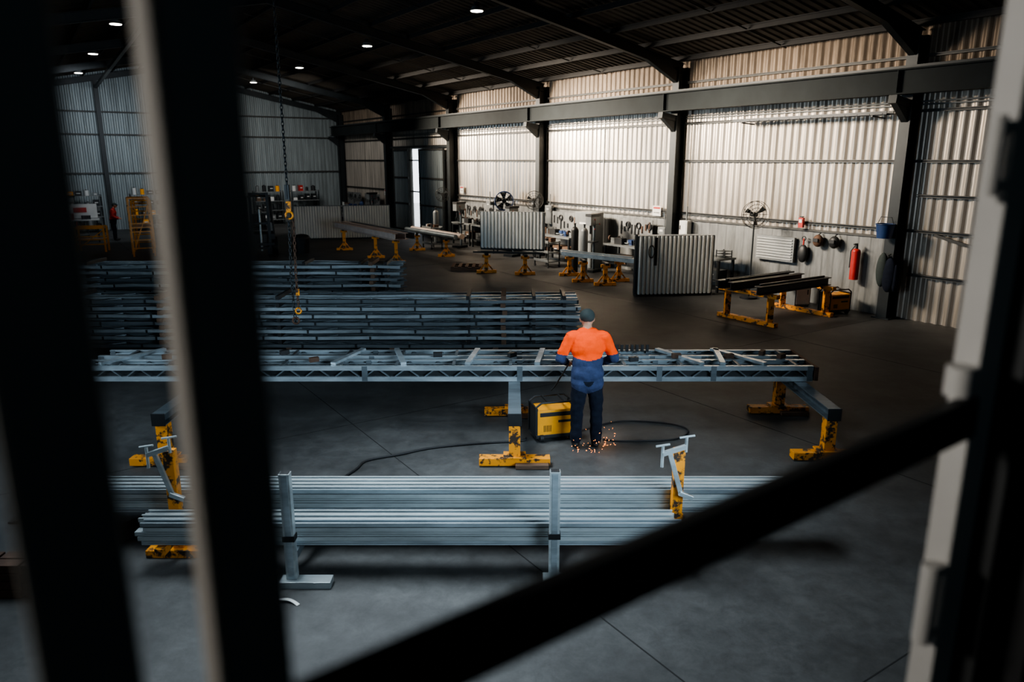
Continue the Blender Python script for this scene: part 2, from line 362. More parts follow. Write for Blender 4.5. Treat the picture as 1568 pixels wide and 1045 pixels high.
def clamp_stand(x,y):
    b=B('yellow_clamp_stand')
    b.beam((x,y+.03,.06),(x,y+.03,1.0),.09,.09,'yel'); b.box((x,y,.04),(.55,.12,.07),'yel')
    b.beam((x,y-.35,.22),(x,y+.75,.22),.08,.07,'yel'); b.beam((x,y+.7,.03),(x,y+.7,.2),.08,.08,'yel'); b.box((x,y+.7,.03),(.45,.1,.06),'yel')
    b.box((x,y+.3,.305),(.08,.4,.09),'yel')
    b.beam((x-.10,y-.04,1.0),(x+.02,y-.04,.60),.03,.04,'galv'); b.beam((x-.16,y-.04,.98),(x+.04,y-.04,1.05),.035,.04,'galv')
    b.cyl((x-.16,y-.04,1.05),(x-.16,y-.04,.86),.014,'galv',8); b.cyl((x-.22,y-.04,1.05),(x-.10,y-.04,1.07),.010,'galv',8)
    b.cyl((x+.04,y-.04,1.14),(x+.04,y-.04,1.0),.014,'galv',8); b.cyl((x-.02,y-.04,1.13),(x+.11,y-.04,1.15),.010,'galv',8)
    b.beam((x,y-.05,.62),(x+.12,y-.05,.57),.035,.04,'galv')
    b.done(bevel=.003)
clamp_stand(-2.98,5.98); clamp_stand(1.46,6.0)
b=B('steel_offcuts')
for x,r in((-1.55,.2),(-1.3,-.3),(.1,.1),(-2.6,.1)): b.beam((x,6.65,.02),(x+r,7.15,.02),.06,.03,'galvd')
b.done()
b=B('packing_strap')
pts=[(.52+.5*t*1.0,5.35-.05*t,.004+.16*math.sin(math.pi*min(1,t*1.1))**1) for t in np.linspace(0,.9,12)]
for a,c_ in zip(pts[:-1],pts[1:]): b.beam(a,c_,.03,.004,'wht')
b.done()
b=B('packing_strap')
pts=[(-1.95+.25*t,5.2+.06*math.sin(3*t),.004+.02*math.sin(math.pi*t)) for t in np.linspace(0,1,10)]
for a,c_ in zip(pts[:-1],pts[1:]): b.beam(a,c_,.03,.004,'wht')
b.done()
# ------------------------------------------------ welding machine
def welder(x,y,rz=0.,s=1.):
    b=B('welding_machine')
    b.box((0,0,.23),(.46,.30,.30),'yel2')
    b.box((0,-.151,.33),(.40,.006,.05),'blk'); b.box((.10,-.152,.24),(.16,.006,.03),'blk')
    b.box((-.236,0,.24),(.02,.30,.34),'blk'); b.box((.236,0,.24),(.02,.30,.34),'blk'); b.box((0,0,.065),(.50,.32,.04),'blk')
    for g in(-.14,.14): b.tube([(-.25,g,.06),(-.25,g,.42),(-.18,g,.47),(.18,g,.47),(.25,g,.42),(.25,g,.06)],.012,'blk')
    b.cyl((-.1,-.14,.47),(-.1,.14,.47),.012,'blk'); b.cyl((.1,-.14,.47),(.1,.14,.47),.012,'blk')
    for gx in(-.18,.18):
        for gy in(-.14,.14): b.cyl((gx-.02,gy,.045),(gx+.02,gy,.045),.045,'rub',14)
    for i in range(5): b.box((-.15+i*.02,-.152,.16),(.008,.006,.08),'blk')
    b.cyl((.247,0,.25),(.262,0,.25),.03,'blk',12); b.cyl((.247,.08,.3),(.262,.08,.3),.02,'red',12)
    o=b.done(loc=(x,y,0),rz=rz,bevel=.004); o.scale=(s,s,s)
welder(.52,8.92,.25,1.08)
p=bc(9.95,15.45); welder(p.x,p.y,RZ*.6,1.2)
def cable(name,pts,r=.018):
    b=B(name); P=[V(p) for p in pts]; out=[]
    for i in range(len(P)-1):
        p0=P[max(0,i-1)];p1=P[i];p2=P[i+1];p3=P[min(len(P)-1,i+2)]
        for t in np.linspace(0,1,8,endpoint=False):
            out.append(.5*((2*p1)+(p2-p0)*t+(2*p0-5*p1+4*p2-p3)*t*t+(3*p1-p0-3*p2+p3)*t**3))
    out.append(P[-1]); b.tube(out,r,'rub'); b.done()
cable('welding_cable',[(.18,8.80,.02),(.1,8.72,.015),(-.5,8.62,.015),(-1.0,8.48,.015),(-1.35,8.28,.015),(-1.7,8.1,.015),(-1.78,7.85,.015),(-1.88,7.6,.015)],.014)
cable('welding_cable',[(.86,9.0,.02),(1.05,9.2,.012),(1.5,9.45,.012),(2.1,9.35,.012),(2.3,9.1,.012),(2.05,8.78,.012),(1.4,8.72,.012),(1.15,8.78,.012)],.011)
# ------------------------------------------------ humans
def human(name,loc,rz,P,cols,vox=.009,scale=1.):
    prims=P
    me=bpy.data.meshes.new('tmp')
    bb=B('tmp')
    for pr in prims:
        if pr[0]=='c':
            _,p0,r0,p1,r1,k=pr
            bb.ball(p0,r0,'skin',16,10); bb.ball(p1,r1,'skin',16,10); bb.cyl(p0,p1,r0,'skin',16,r1)
        else:
            _,c_,sc,k=pr; bb.ball(c_,1.,'skin',20,14,sc)
    me.from_pydata(bb.v,[],bb.f); o=bpy.data.objects.new('tmp',me); bpy.context.scene.collection.objects.link(o)
    r=o.modifiers.new('r','REMESH'); r.mode='VOXEL'; r.voxel_size=vox
    s=o.modifiers.new('s','SMOOTH'); s.factor=.5; s.iterations=3
    dg=bpy.context.evaluated_depsgraph_get(); m2=bpy.data.meshes.new_from_object(o.evaluated_get(dg)); bpy.data.objects.remove(o)
    nf=len(m2.polygons); C=np.zeros(nf*3); m2.polygons.foreach_get('center',C); C=C.reshape(-1,3)
    best=np.full(nf,1e9); idx=np.zeros(nf,int); keys=[]
    for pr in prims:
        k=pr[-1]
        if k not in keys: keys.append(k)
        if pr[0]=='c':
            a=np.array(pr[1]);c_=np.array(pr[3]);d=c_-a; t=np.clip(((C-a)@d)/max(1e-9,d@d),0,1)
            D=np.linalg.norm(C-(a+t[:,None]*d),axis=1)-(pr[2]+(pr[4]-pr[2])*t)
        else:
            sc=np.array(pr[2]); q=(C-np.array(pr[1]))/sc; D=(np.linalg.norm(q,axis=1)-1)*sc.min()
        w=D<best; best[w]=D[w]; idx[w]=keys.index(k)
    if 'shirt' in keys:
        w=(idx==keys.index('shirt'))&(C[:,2]<cols['split']+.03*np.abs(C[:,0])/.2); 
        keys.append('low'); idx[w]=len(keys)-1
    for k in keys: m2.materials.append(M[cols.get(k,k)])
    m2.polygons.foreach_set('material_index',idx.astype(np.int32)); m2.polygons.foreach_set('use_smooth',[True]*nf); m2.update()
    nv=len(m2.vertices); co=np.zeros(nv*3); no=np.zeros(nv*3); m2.vertices.foreach_get('co',co); m2.vertices.foreach_get('normal',no)
    co=co.reshape(-1,3); no=no.reshape(-1,3); off=np.zeros(nv)
    for i in range(nv):
        x,y,z=co[i]
        if .12<z<1.42 and y<.28: off[i]=(noise.noise(V((x*9,y*9,z*14)))+.5*noise.noise(V((x*20,y*20,z*9))))*.011
    co=co+no*off[:,None]; m2.vertices.foreach_set('co',co.ravel()); m2.update()
    m2.name=name; o=bpy.data.objects.new(name,m2); bpy.context.scene.collection.objects.link(o)
    o.location=loc;o.rotation_euler=(0,0,rz);o.scale=(scale,)*3; return o
def body(lean=.0,arms=None,spread=.13):
    P=[]
    c_=lambda p0,r0,p1,r1,k:P.append(('c',p0,r0,p1,r1,k)); e=lambda c0,s,k:P.append(('e',c0,s,k))
    y=lean
    for g in(-1,1):
        e((g*spread,.06,.045),(.052,.135,.048),'boot'); c_((g*spread,-.01,.08),.052,(g*spread,-.01,.16),.055,'boot')
        c_((g*spread,-.01,.12),.070,(g*spread*.95,.0,.48),.078,'trou'); c_((g*spread*.95,.0,.48),.080,(g*.095,-.02,.80),.100,'trou')
    e((0,-.02,.86),(.175,.135,.13),'trou')
    c_((-.07,-.015,.84),.135,(.07,-.015,.84),.135,'shirt')
    e((0,-.01,.95),(.202,.155,.17),'shirt'); e((0,.0+y*.3,1.08),(.188,.142,.2),'shirt'); e((0,.01+y*.6,1.26),(.21,.142,.19),'shirt')
    c_((-.17,.02+y,1.385),.078,(.17,.02+y,1.385),.078,'shirt'); c_((-.07,.02+y,1.435),.06,(.07,.02+y,1.435),.06,'shirt')
    c_((0,.03+y,1.44),.055,(0,.06+y*1.2,1.53),.052,'skin')
    hy=.09+y*1.4; hz=1.59
    e((0,hy,hz),(.076,.095,.11),'skin'); e((0,hy-.012,hz+.035),(.092,.108,.088),'hair')
    e((0,hy+.095,hz+.03),(.07,.06,.014),'hair')
    e((0,hy+.10,hz-.02),(.014,.02,.022),'skin'); e((0,hy+.085,hz-.06),(.03,.015,.01),'skin')
    for g in(-1,1):
        e((g*.03,hy+.09,hz+.002),(.012,.008,.008),'skin')
        e((g*.08,hy,hz-.01),(.014,.022,.032),'skin')
        sh,el,wr,hd=[tuple([g*q[0]]+list(q[1:])) for q in arms]
        c_(sh,.078,el,.064,'shirt'); c_(el,.060,wr,.048,'shirt')
        d=(V(hd)-V(wr)).normalized(); pw=V(wr)
        c_(tuple(pw),.028,tuple(pw+d*.05),.034,'skin')
        sd=d.cross(V((0,0,1))).normalized(); palm=pw+d*.085
        for j,(off,ln) in enumerate(((-.030,.068),(-.010,.078),(.011,.074),(.031,.058))):
            r0=pw+d*.03+sd*off*.8; r1=palm+sd*off; c_(tuple(r0),.016,tuple(r1),.013,'skin')
            k1=r1+d*ln*.5+V((0,0,-.008)); k2=k1+d*ln*.3+V((0,0,-.03)); c_(tuple(r1),.011,tuple(k1),.010,'skin'); c_(tuple(k1),.010,tuple(k2),.009,'skin')
        t0=pw+d*.03-sd*g*.028; t1=t0+d*.04-sd*g*.03; t2=t1+d*.03+V((0,0,-.02)); c_(tuple(t0),.014,tuple(t1),.012,'skin'); c_(tuple(t1),.012,tuple(t2),.010,'skin')
    return P
arms=[(.20,.06,1.375),(.325,.06,1.12),(.235,.33,1.0),(.17,.5,.93)]
human('welder_worker',(.91,8.56,0),0.02,body(.05,arms,.125),dict(shirt='orange',low='navy',split=1.13,trou='trou'),.008)
arms2=[(.19,.02,1.385),(.24,.02,1.12),(.2,.2,1.0),(.15,.4,.98)]
q=bc(36.9,3.35)
human('background_worker',(q.x,q.y,0),-1.2,body(.02,arms2,.12),dict(shirt='red',low='trou',split=.95,trou='trou'),.016,.95)
b=B('welding_torch')
b.cyl((.73,9.0,.965),(.77,9.16,.935),.014,'blk',10); b.cyl((.77,9.16,.935),(.78,9.2,.885),.01,'rust',10); b.done()
cable('torch_lead',[(.72,8.96,.96),(.64,9.02,.8),(.56,9.12,.62),(.5,9.12,.55)],.010)
b=B('welding_sparks')
for i in range(66):
    if i<34: c_=V((random.gauss(.93,.14),random.uniform(8.32,8.43),abs(random.gauss(0,.09))+.01))
    elif i<54: c_=V((1.13+abs(random.gauss(0,.07)),random.uniform(8.45,8.66),abs(random.gauss(.02,.12))+.01))
    else: c_=V((.80+random.random()*.1,8.98+random.random()*.06,.74-abs(random.gauss(0,.14))))
    d=V((random.gauss(0,1),random.gauss(0,.6),random.gauss(-.3,1))).normalized()*random.uniform(.003,.011)
    b.cyl(c_-d,c_+d,random.uniform(.0016,.0032),'spark',5)
b.done()
# ------------------------------------------------ chain hoist
b=B('hoist_chain')
cx,cy=-3.43,11.5; z=roofz(3.4)-.3; i=0
while z>3.05:
    b.torus((cx,cy,z),.03,.0105,'steel','x' if i%2 else 'y',8,5,(.65,1.15)); z-=.058; i+=1
b.cyl((cx,cy,3.08),(cx,cy,2.86),.045,'steel',12); b.box((cx,cy,2.75),(.06,.06,.16),'yel'); b.torus((cx,cy,2.62),.055,.016,'yel','y')
for sx in(-.02,.05):
    z=2.54;i=0
    while z>1.0+sx*3:
        b.torus((cx+sx+.01*math.sin(z*3),cy,z),.03,.0105,'rust' if sx>0 else 'steel','x' if i%2 else 'y',8,5,(.65,1.15)); z-=.058;i+=1
b.box((cx+.05,cy,1.42),(.05,.04,.1),'yel'); b.torus((cx+.04,cy,1.12),.045,.014,'yel','y'); b.torus((cx-.01,cy,.96),.05,.016,'rust','y')
b.ibeam((cx-.3,cy-.3,roofz(3.4)-.3),(cx+.3,cy+.3,roofz(3.4)-.3),.1,.14,'steel',.01)
b.done()
# ------------------------------------------------ small trestles
def trestle(x,y,rz,h=.58,w=.62,hw=.5):
    b=B('yellow_trestle')
    b.box((0,0,.05),(w,.12,.09),'yel'); b.box((0,0,h/2),(.11,.11,h),'yel'); b.box((0,0,h-.04),(hw*.5,.13,.08),'yel')
    b.box((0,0,h+.03),(.1,hw,.07),'steel')
    for g in(-1,1): b.beam((g*.2,0,.09),(g*.04,0,.3),.04,.04,'yel')
    b.done(loc=(x,y,0),rz=rz,bevel=.004)
for x,y,h in((-.8,23.,.58),(.4,22.6,.58),(-6.56,29,.78),(-4.9,26.6,.78),(-3.95,25.2,.78),(-3.7,28.9,.6),(-2.4,27.0,.6),(1.75,22.4,.6),(2.05,21.2,.6),(2.62,20.6,.6),(3.1,21.3,.6)): trestle(x,y,.1,h)
b=B('steel_beams')
for i,(o,w,h,k) in enumerate(((-.25,.2,.22,'pink'),(.12,.2,.22,'pink'),(.45,.12,.22,'galvd'))):
    p0=V((-6.75,29.4,.97))+N_*o; p1=V((-3.65,24.7,.97))+N_*o; b.ibeam(p0,p1,w,h,k,.02)
b.done()
b=B('steel_pipes')
for o,r,k in((0,.09,'galvd'),(.26,.1,'pink'),(.5,.07,'steel')): b.cyl(V((-4.2,29.6,.68+r))+N_*o,V((-2.0,26.4,.68+r))+N_*o,r,k,16)
b.done()
b=B('steel_bar_stock')
for o in(0,.1): b.beam((-1.2,22.9+o,.675),(.95,22.45+o,.675),.07,.05,'steel')
b.done()
b=B('steel_frame')
for y in(21.2,21.7): b.cchan((1.5,y+.9,.73),(3.4,y-.9,.73),.08,.12,'galvd',.008,.015)
for t in(0,.3,.6,1): b.beam((1.5+1.9*t,22.1-1.8*t,.73),(1.5+1.9*t,22.6-1.8*t,.73),.06,.06,'galvd')
b.done()
b=B('pallet')
for i in range(5): b.box((-1.9+i*.22,23.9,.12),(.1,.9,.02),'wood')
for y in(23.5,23.9,24.3): b.box((-1.46,y,.055),(1.0,.09,.11),'wood')
b.done()
b=B('welding_bench')
for o in(0.,1.95):
    for t in(0.1,1.25):
        p=V((4.78,16.4,0))+N_*o-U*t; b.beam(p+Z*.06,p+Z*.62,.12,.12,'yel')
    a=V((4.78,16.4,.05))+N_*o+U*.12; c_=a-U*1.55; b.beam(a,c_,.13,.09,'yel')
    b.beam(a+Z*.6,c_+Z*.6,.13,.08,'yel')
for t in(.1,.45,1.15):
    a=V((4.78,16.4,.78))-U*t-N_*.35; b.ibeam(a,a+N_*2.45,.16,.18,'blk',.02)
b.done(bevel=.003)
b=B('steel_angle_lengths')
for t in(.2,.3,1.1): 
    a=V((4.78,16.4,.89))-U*t-N_*.2; b.beam(a,a+N_*2.2,.05,.03,'steel')
b.done()
b=B('grey_cabinet'); b.box((0,0,.3),(.42,.4,.56),'gry'); b.box((0,-.205,.3),(.36,.01,.48),'wht'); b.box((.12,-.215,.35),(.02,.02,.12),'blk')
b.box((0,0,.6),(.46,.44,.03),'steel')
for g in(-.17,.17): b.box((g,0,.01),(.05,.35,.03),'blk')
b.done(loc=bc(11.0,15.55),rz=RZ*.4,bevel=.004)
def panel(name,x0,y0,x1,y1,h,depth=.35,strap=True,k='pack',zb=0.):
    b=B(name); a=V((x0,y0,zb)); c_=V((x1,y1,zb)); d=(c_-a); L=d.length; d.normalize(); nn=V((d.y,-d.x,0))
    b.corr(a+Z*.06,d,Z,L,h,nn,k,.11,.03,((0,0),(.3,0),(.45,1),(.8,1)))
    b.corr(a-nn*depth+Z*.06,d,Z,L,h,-nn,k,.11,.022)
    for q in(a,c_): b.obox(q-nn*depth/2+Z*(.05+h/2),[d,nn,Z],[.012,depth/2,h/2],'steel')
    b.obox((a+c_)/2-nn*depth/2+Z*.04,[d,nn,Z],[L/2,depth/2,.04],'steel')
    b.obox((a+c_)/2-nn*(depth/2)+Z*(h+.06),[d,nn,Z],[L/2,depth/2+.01,.008],'galvd')
    if strap:
        b.obox(a+d*.45+nn*.03+Z*(h*.78),[d,nn,Z],[.035,.012,h*.24],'blk'); b.torus(a+d*.33+nn*.06+Z*(h*.78),.12,.015,'rub','y',18,6,(.6,1.3))
        b.cyl(a-d*.02+nn*-.1+Z*.05,a-d*.02-nn*.1+Z*(h+.1),.03,'blk',8)
    b.done()
panel('corrugated_sheet_pack',3.22,18.85,5.22,19.1,1.5,.3)
panel('corrugated_sheet_pack',-.98,23.2,.98,22.75,1.12,.12,False,'pack',.71)
panel('corrugated_sheet_pack',-9.6,32.8,-7.6,33.2,1.4,.3,False,'pack')
panel('corrugated_sheet_pack',-7.5,33.2,-5.5,33.6,1.4,.3,False,'pack')
# ------------------------------------------------ workshop things along right wall
def fan(u,n,z,R=.3,k='steel',col='girt'):
    b=B('pedestal_fan')
    b.cyl((0,0,0),(0,0,.05),.22,'blk',20); b.cyl((0,0,.05),(0,0,z),.02,'steel',10)
    for r in(R,R*.75,R*.5,R*.25): b.torus((0,-.1,z),r,.007,col,'y',24,5)
    for r in(R,): b.torus((0,.05,z),r*.95,.008,col,'y',24,5)
    for i in range(14):
        a=i*math.pi/7; b.cyl((0,-.13,z),(R*math.cos(a),-.05,z+R*math.sin(a)),.004,col,5); b.cyl((0,.12,z),(R*.95*math.cos(a),.05,z+R*.95*math.sin(a)),.004,col,5)
    for i in range(3):
        a=i*2.09+.4; b.add([V((0,-.04,z)),V((R*.8*math.cos(a),-.06,z+R*.8*math.sin(a))),V((R*.8*math.cos(a+.45),0,z+R*.8*math.sin(a+.45)))],[(0,1,2)],k)
    b.cyl((0,-.06,z),(0,.18,z),.06,k,14); b.done(loc=bc(u,n),rz=RZ-.5)
fan(8.99+6.68*.49,15.3,2.12,.34); fan(8.99+6.68*1.93,15.3,2.05,.33); fan(8.99+6.68*2.93,15.2,2.0,.3)
b=B('drum_fan'); z=1.95
b.cyl((0,-.16,z),(0,.16,z),.34,'blu',28,cap=False); b.torus((0,-.16,z),.34,.02,'blu','y'); b.torus((0,.16,z),.34,.02,'blu','y')
for r in(.27,.18,.09): b.torus((0,-.18,z),r,.006,'gry','y')
for i in range(5):
    a=i*1.2566; b.add([V((0,0,z)),V((.33*math.cos(a),-.05,z+.33*math.sin(a))),V((.33*math.cos(a+.8),.05,z+.33*math.sin(a+.8)))],[(0,1,2)],'blk')
b.cyl((0,-.05,z),(0,.1,z),.08,'blk')
for g in(-1,1): b.beam((g*.4,0,.02),(g*.4,0,z),.04,.04,'blk'); b.box((g*.4,0,.02),(.05,.5,.04),'blk')
b.beam((-.4,0,z-.45),(.4,0,z-.45),.04,.04,'blk'); b.done(loc=bc(8.99+6.68*2.2,15.2),rz=RZ-.6)
def bench(u,n,L=1.8,items=4,back=True,name='workbench'):
    b=B(name); h=.88
    b.box((0,0,h),(.66,L,.05),'gry')
    for gx in(-.28,.28):
        for gy in(-L/2+.06,L/2-.06): b.box((gx,gy,h/2),(.06,.06,h),'steel')
    b.box((0,0,.3),(.6,L-.1,.03),'steel')
    for q in range(3): 
        y=-L/2+.35+q*(L-.7)/2; b.box((0,y,.3+.015+.13),(.4,.36,.24),random.choice(['blk','steel','gry','wood'])); b.box((-.205,y,.46),(.01,.14,.03),'wht')
    for i in range(items):
        y=-L/2+.2+i*(L-.35)/max(1,items-1)+random.uniform(-.05,.05); t=random.choice(['vise','tool','tin','grinder','crate'])
        x=random.uniform(-.1,.08)
        if t=='vise': b.box((x,y,h+.06),(.14,.12,.08),'blu'); b.box((x-.08,y,h+.14),(.05,.16,.1),'blu'); b.box((x+.03,y,h+.14),(.05,.16,.1),'blu'); b.cyl((x-.25,y,h+.1),(x-.08,y,h+.1),.014,'galv',8); b.cyl((x-.24,y-.07,h+.1),(x-.24,y+.07,h+.1),.008,'galv',8)
        elif t=='tool': b.box((x,y,h+.11),(.22,.34,.17),random.choice(['blk','steel','gry'])); b.box((x,y,h+.205),(.2,.32,.02),'blk'); b.tube([(x,y-.1,h+.2),(x,y-.08,h+.27),(x,y+.08,h+.27),(x,y+.1,h+.2)],.01,'blk')
        elif t=='tin': 
            for q in(-.1,.03,.14): b.cyl((x,y+q,h+.02),(x,y+q,h+.2+q*.3),.05,random.choice(['wht','rust','blk','gry']),12)
        elif t=='grinder': b.box((x,y,h+.1),(.14,.18,.14),'gry'); b.cyl((x,y-.2,h+.16),(x,y+.2,h+.16),.025,'steel',8); 
        else:
            for q in range(3): b.box((x,y,h+.06+q*.07),(.3,.3,.012),'steel')
            for qx in(-.14,.14):
                for qy in(-.14,.14): b.box((x+qx,y+qy,h+.13),(.02,.02,.2),'steel')
        if t=='grinder':
            for q in(-.2,.2): b.cyl((x,y+q-.015,h+.16),(x,y+q+.015,h+.16),.08,'rust',16)
    if back:
        b.box((.32,0,h+.45),(.02,L,.7),'dado')
        for i in range(9):
            y=-L/2+.12+i*(L-.24)/8; b.box((.30,y,h+.45+random.uniform(-.1,.15)),(.03,.05,random.uniform(.15,.4)),random.choice(['blk','blk','rust','steel','steel']))
            if i%3==0: b.torus((.29,y,h+.6),.09,.02,'rub','x')
    b.done(loc=bc(u,n),rz=RZ)
for k,L,it in((.74,1.5,4),(1.22,1.5,4),(1.73,1.8,5),(2.42,2.,5),(2.70,1.5,4),(4.3,2.0,5),(4.68,2.0,5)): bench(8.99+6.68*k,15.5,L,it,k>1)
def drill_press(u,n):
    b=B('drill_press'); b.box((0,0,.04),(.5,.4,.08),'steel'); b.cyl((.08,0,.08),(.08,0,1.7),.045,'galvd',12); b.box((-.08,0,.95),(.34,.32,.04),'steel')
    b.box((-.02,0,1.6),(.5,.2,.26),'gry'); b.cyl((-.14,0,1.5),(-.14,0,1.2),.035,'steel',10); b.cyl((.2,0,1.5),(.2,0,1.8),.09,'blk',14); b.box((0,0,1.78),(.55,.22,.08),'blk')
    for i in range(3):
        a=i*2.09; b.cyl((-.05,-.12,1.5),(-.05+.17*math.cos(a),-.16,1.5+.17*math.sin(a)),.01,'steel',6); b.ball((-.05+.17*math.cos(a),-.16,1.5+.17*math.sin(a)),.022,'red',8,6)
    b.done(loc=bc(u,n),rz=RZ+.3)
for k,n in((2.05,14.9),(2.58,14.7),(4.08,15.2),(1.36,14.9)): drill_press(8.99+6.68*k,n)
def trolley(u,n):
    b=B('tool_trolley')
    for z in(.2,.5,.82): b.box((0,0,z),(.5,.8,.03),'gry'); b.box((-.25,0,z+.04),(.015,.8,.06),'gry'); b.box((.25,0,z+.04),(.015,.8,.06),'gry')
    for gx in(-.23,.23):
        for gy in(-.37,.37): b.box((gx,gy,.47),(.035,.035,.78),'steel'); b.cyl((gx-.015,gy,.045),(gx+.015,gy,.045),.045,'rub',12)
    for i in range(4): b.box((random.uniform(-.1,.1),-.28+i*.18,.86+.05),(.2,.12,random.uniform(.06,.16)),random.choice(['blk','rust','wht','blk'])); b.cyl((0,-.25+i*.17,.52),(0,-.25+i*.17,.65),.06,random.choice(['wht','blk','rust']),10)
    b.done(loc=bc(u,n),rz=RZ)
trolley(8.99+6.68*1.62,14.4); trolley(8.99+6.68*2.62,13.6); trolley(8.99+6.68*4.5,14.2); trolley(8.99+6.68*.95,15.0)
trolley(40.0,8.2); trolley(39.6,10.6); trolley(38.6,2.2)
for n in(6.3,1.9): drill_press(40.6,n)
random.seed(11)
for n in(-.6,1.0,2.6,5.4,7.3,9.4,11.4,13.4):
    b=B('storage_shelf')
    for gx in(-.75,.75):
        for gy in(-.22,.22): b.box((gx,gy,.9),(.05,.05,1.8),'steel')
    for z in(.25,.75,1.25,1.75):
        b.box((0,0,z),(1.55,.5,.03),'gry')
        for i in range(4):
            x=-.55+i*.36; w=random.uniform(.18,.3); h=random.uniform(.12,.36); k=random.choice(['blk','gry','steel','wood','red','blk','wht','yel2','steel'])
            if random.random()<.4: b.cyl((x,0,z+.015),(x,0,z+h),w*.4,k,12); b.cyl((x,0,z+h),(x,0,z+h+.03),w*.2,'blk',8)
            else: b.box((x,0,z+.015+h/2),(w,.3,h),k); b.box((x,-.155,z+h*.6),(w*.6,.01,.04),'wht')
    b.done(loc=bc(41.6,n),rz=RZ)
def elec(u,z0,z1,w,name='electrical_cabinet',n=15.96,k='gry',dp=.18):
    b=B(name); h=z1-z0
    b.box((0,0,z0+h/2),(dp,w,h),k); b.box((-dp/2-.005,0,z0+h/2),(.012,w-.06,h-.06),k); b.box((-dp/2-.02,w*.35,z0+h/2),(.02,.02,.12),'blk'); b.box((-dp/2-.012,0,z0+h*.8),(.005,w*.4,.06),'wht')
    if z0>.2: b.cyl((.04,0,z1),(.04,0,z1+.4),.02,'gry',8)
    b.done(loc=bc(u,n),rz=RZ,bevel=.004)
elec(8.99+6.68*1.5,0,1.8,.85,n=15.5,dp=.5); elec(8.99+6.68*1.93,1.2,1.85,.4,n=15.98,dp=.1); elec(8.99+6.68*1.06,1.0,1.5,.3); elec(8.99+6.68*2.55,1.2,1.8,.3,n=15.98,dp=.1); elec(8.99+6.68*.93,1.35,1.75,.3,k='wht')
b=B('louvred_vent'); b.box((0,0,1.25),(.08,1.15,.62),'gry')
for i in range(8): b.box((-.05,0,1.0+i*.07),(.04,1.05,.015),'wht',0,0)
b.done(loc=bc(8.99+6.68*.47,16.03),rz=RZ)
def extinguisher(u,n,z,k='red',s=1.):
    b=B('fire_extinguisher' if k=='red' else 'welding_bag')
    if k=='red':
        b.cyl((0,0,z),(0,0,z+.5*s),.075*s,k,18); b.ball((0,0,z+.5*s),.075*s,k,18,6,(1,1,.7)); b.cyl((0,0,z+.54*s),(0,0,z+.62*s),.03,'blk',10)
        b.box((-.05,0,z+.63*s),(.14,.03,.03),'blk'); b.tube([(0,.04,z+.6*s),(-.02,.12,z+.5*s),(-.02,.12,z+.2*s)],.012,'rub'); b.box((.09,0,z+.35*s),(.03,.1,.1),'steel')
    else:
        b.ball((0,0,z+.25),.14,k,14,8,(.6,1,1.6)); b.cyl((0,0,z+.42),(0,0,z+.62),.02,'red',8); b.torus((0,0,z+.62),.05,.012,'blk','x')
    b.done(loc=bc(u,n),rz=RZ)
extinguisher(8.99+6.68*.13,15.95,.75,'red',1.3); extinguisher(8.99+6.68*.345,16.0,.95,'blk')
for k,c_ in((.285,'rust'),(.22,'blk'),(.36,'red')):
    b=B('welding_helmet'); z=1.55 if k<.32 else 1.95
    if k<.32: b.ball((0,0,z),.13,c_,18,10,(.75,1,1.15)); b.box((-.10,0,z+.02),(.03,.13,.08),'blk'); b.cyl((0,0,z+.14),(.1,0,z+.18),.012,'steel',8)
    else: b.box((0,0,z),(.08,.12,.24),c_); b.box((-.045,0,z+.04),(.01,.08,.08),'wht'); b.box((0,0,z+.14),(.06,.08,.03),'blk')
    b.done(loc=bc(8.99+6.68*k,15.98),rz=RZ)
b=B('blue_bucket'); b.cyl((0,0,1.8),(0,0,2.1),.15,'blu',20,.19,cap=False); b.cyl((0,0,1.8),(0,0,1.82),.15,'blu',20); b.torus((0,0,2.1),.19,.012,'blu'); b.tube([(-.0,-.19,2.08),(0,-.12,2.25),(0,.12,2.25),(0,.19,2.08)],.008,'steel'); b.box((.17,0,1.92),(.04,.06,.2),'steel')
b.done(loc=bc(9.0,15.54),rz=RZ)
b=B('hanging_jacket')
for y,k,w,zz in((-.05,'trou',.16,1.0),(.12,'hair',.13,1.1)):
    b.ball((0,y,zz),1.,k,14,10,(.09,w,.38)); b.ball((0,y-.14,zz-.05),1.,k,10,8,(.05,.06,.3))
b.cyl((-.02,0,1.42),(.08,0,1.45),.012,'steel',8); b.done(loc=bc(8.9,15.64),rz=RZ)
for k,z in((1.28,1.4),(2.9,1.4)):
    b=B('hose_reel')
    b.torus((0,0,z),.2,.045,'rub','x'); b.torus((0,0,z),.13,.04,'steel','x'); b.cyl((-.06,0,z),(.1,0,z),.04,'steel'); 
    b.done(loc=bc(8.99+6.68*k,15.98),rz=RZ)
for k,c_ in((1.33,'gry'),(1.40,'blk'),(2.80,'gry'),(4.0,'blu')):
    b=B('gas_cylinder'); b.cyl((0,0,0),(0,0,1.3),.115,c_,18); b.ball((0,0,1.3),.115,c_,18,6,(1,1,1.1)); b.cyl((0,0,1.4),(0,0,1.52),.03,'steel',10); b.torus((0,0,1.52),.04,.01,'steel'); b.done(loc=bc(8.99+6.68*k,14.4),rz=RZ)
for u,z,w in((8.99+6.68*1.12,1.95,.35),(8.99+6.68*4.1,1.8,.4),(8.99+6.68*2.9,2.2,.3)):
    b=B('safety_sign'); b.box((0,0,z),(.01,w,.3),'wht'); b.box((-.007,0,z+.09),(.004,w*.8,.06),'red'); b.box((-.007,0,z-.05),(.004,w*.7,.02),'blk'); b.done(loc=bc(u,WN-.16),rz=RZ)
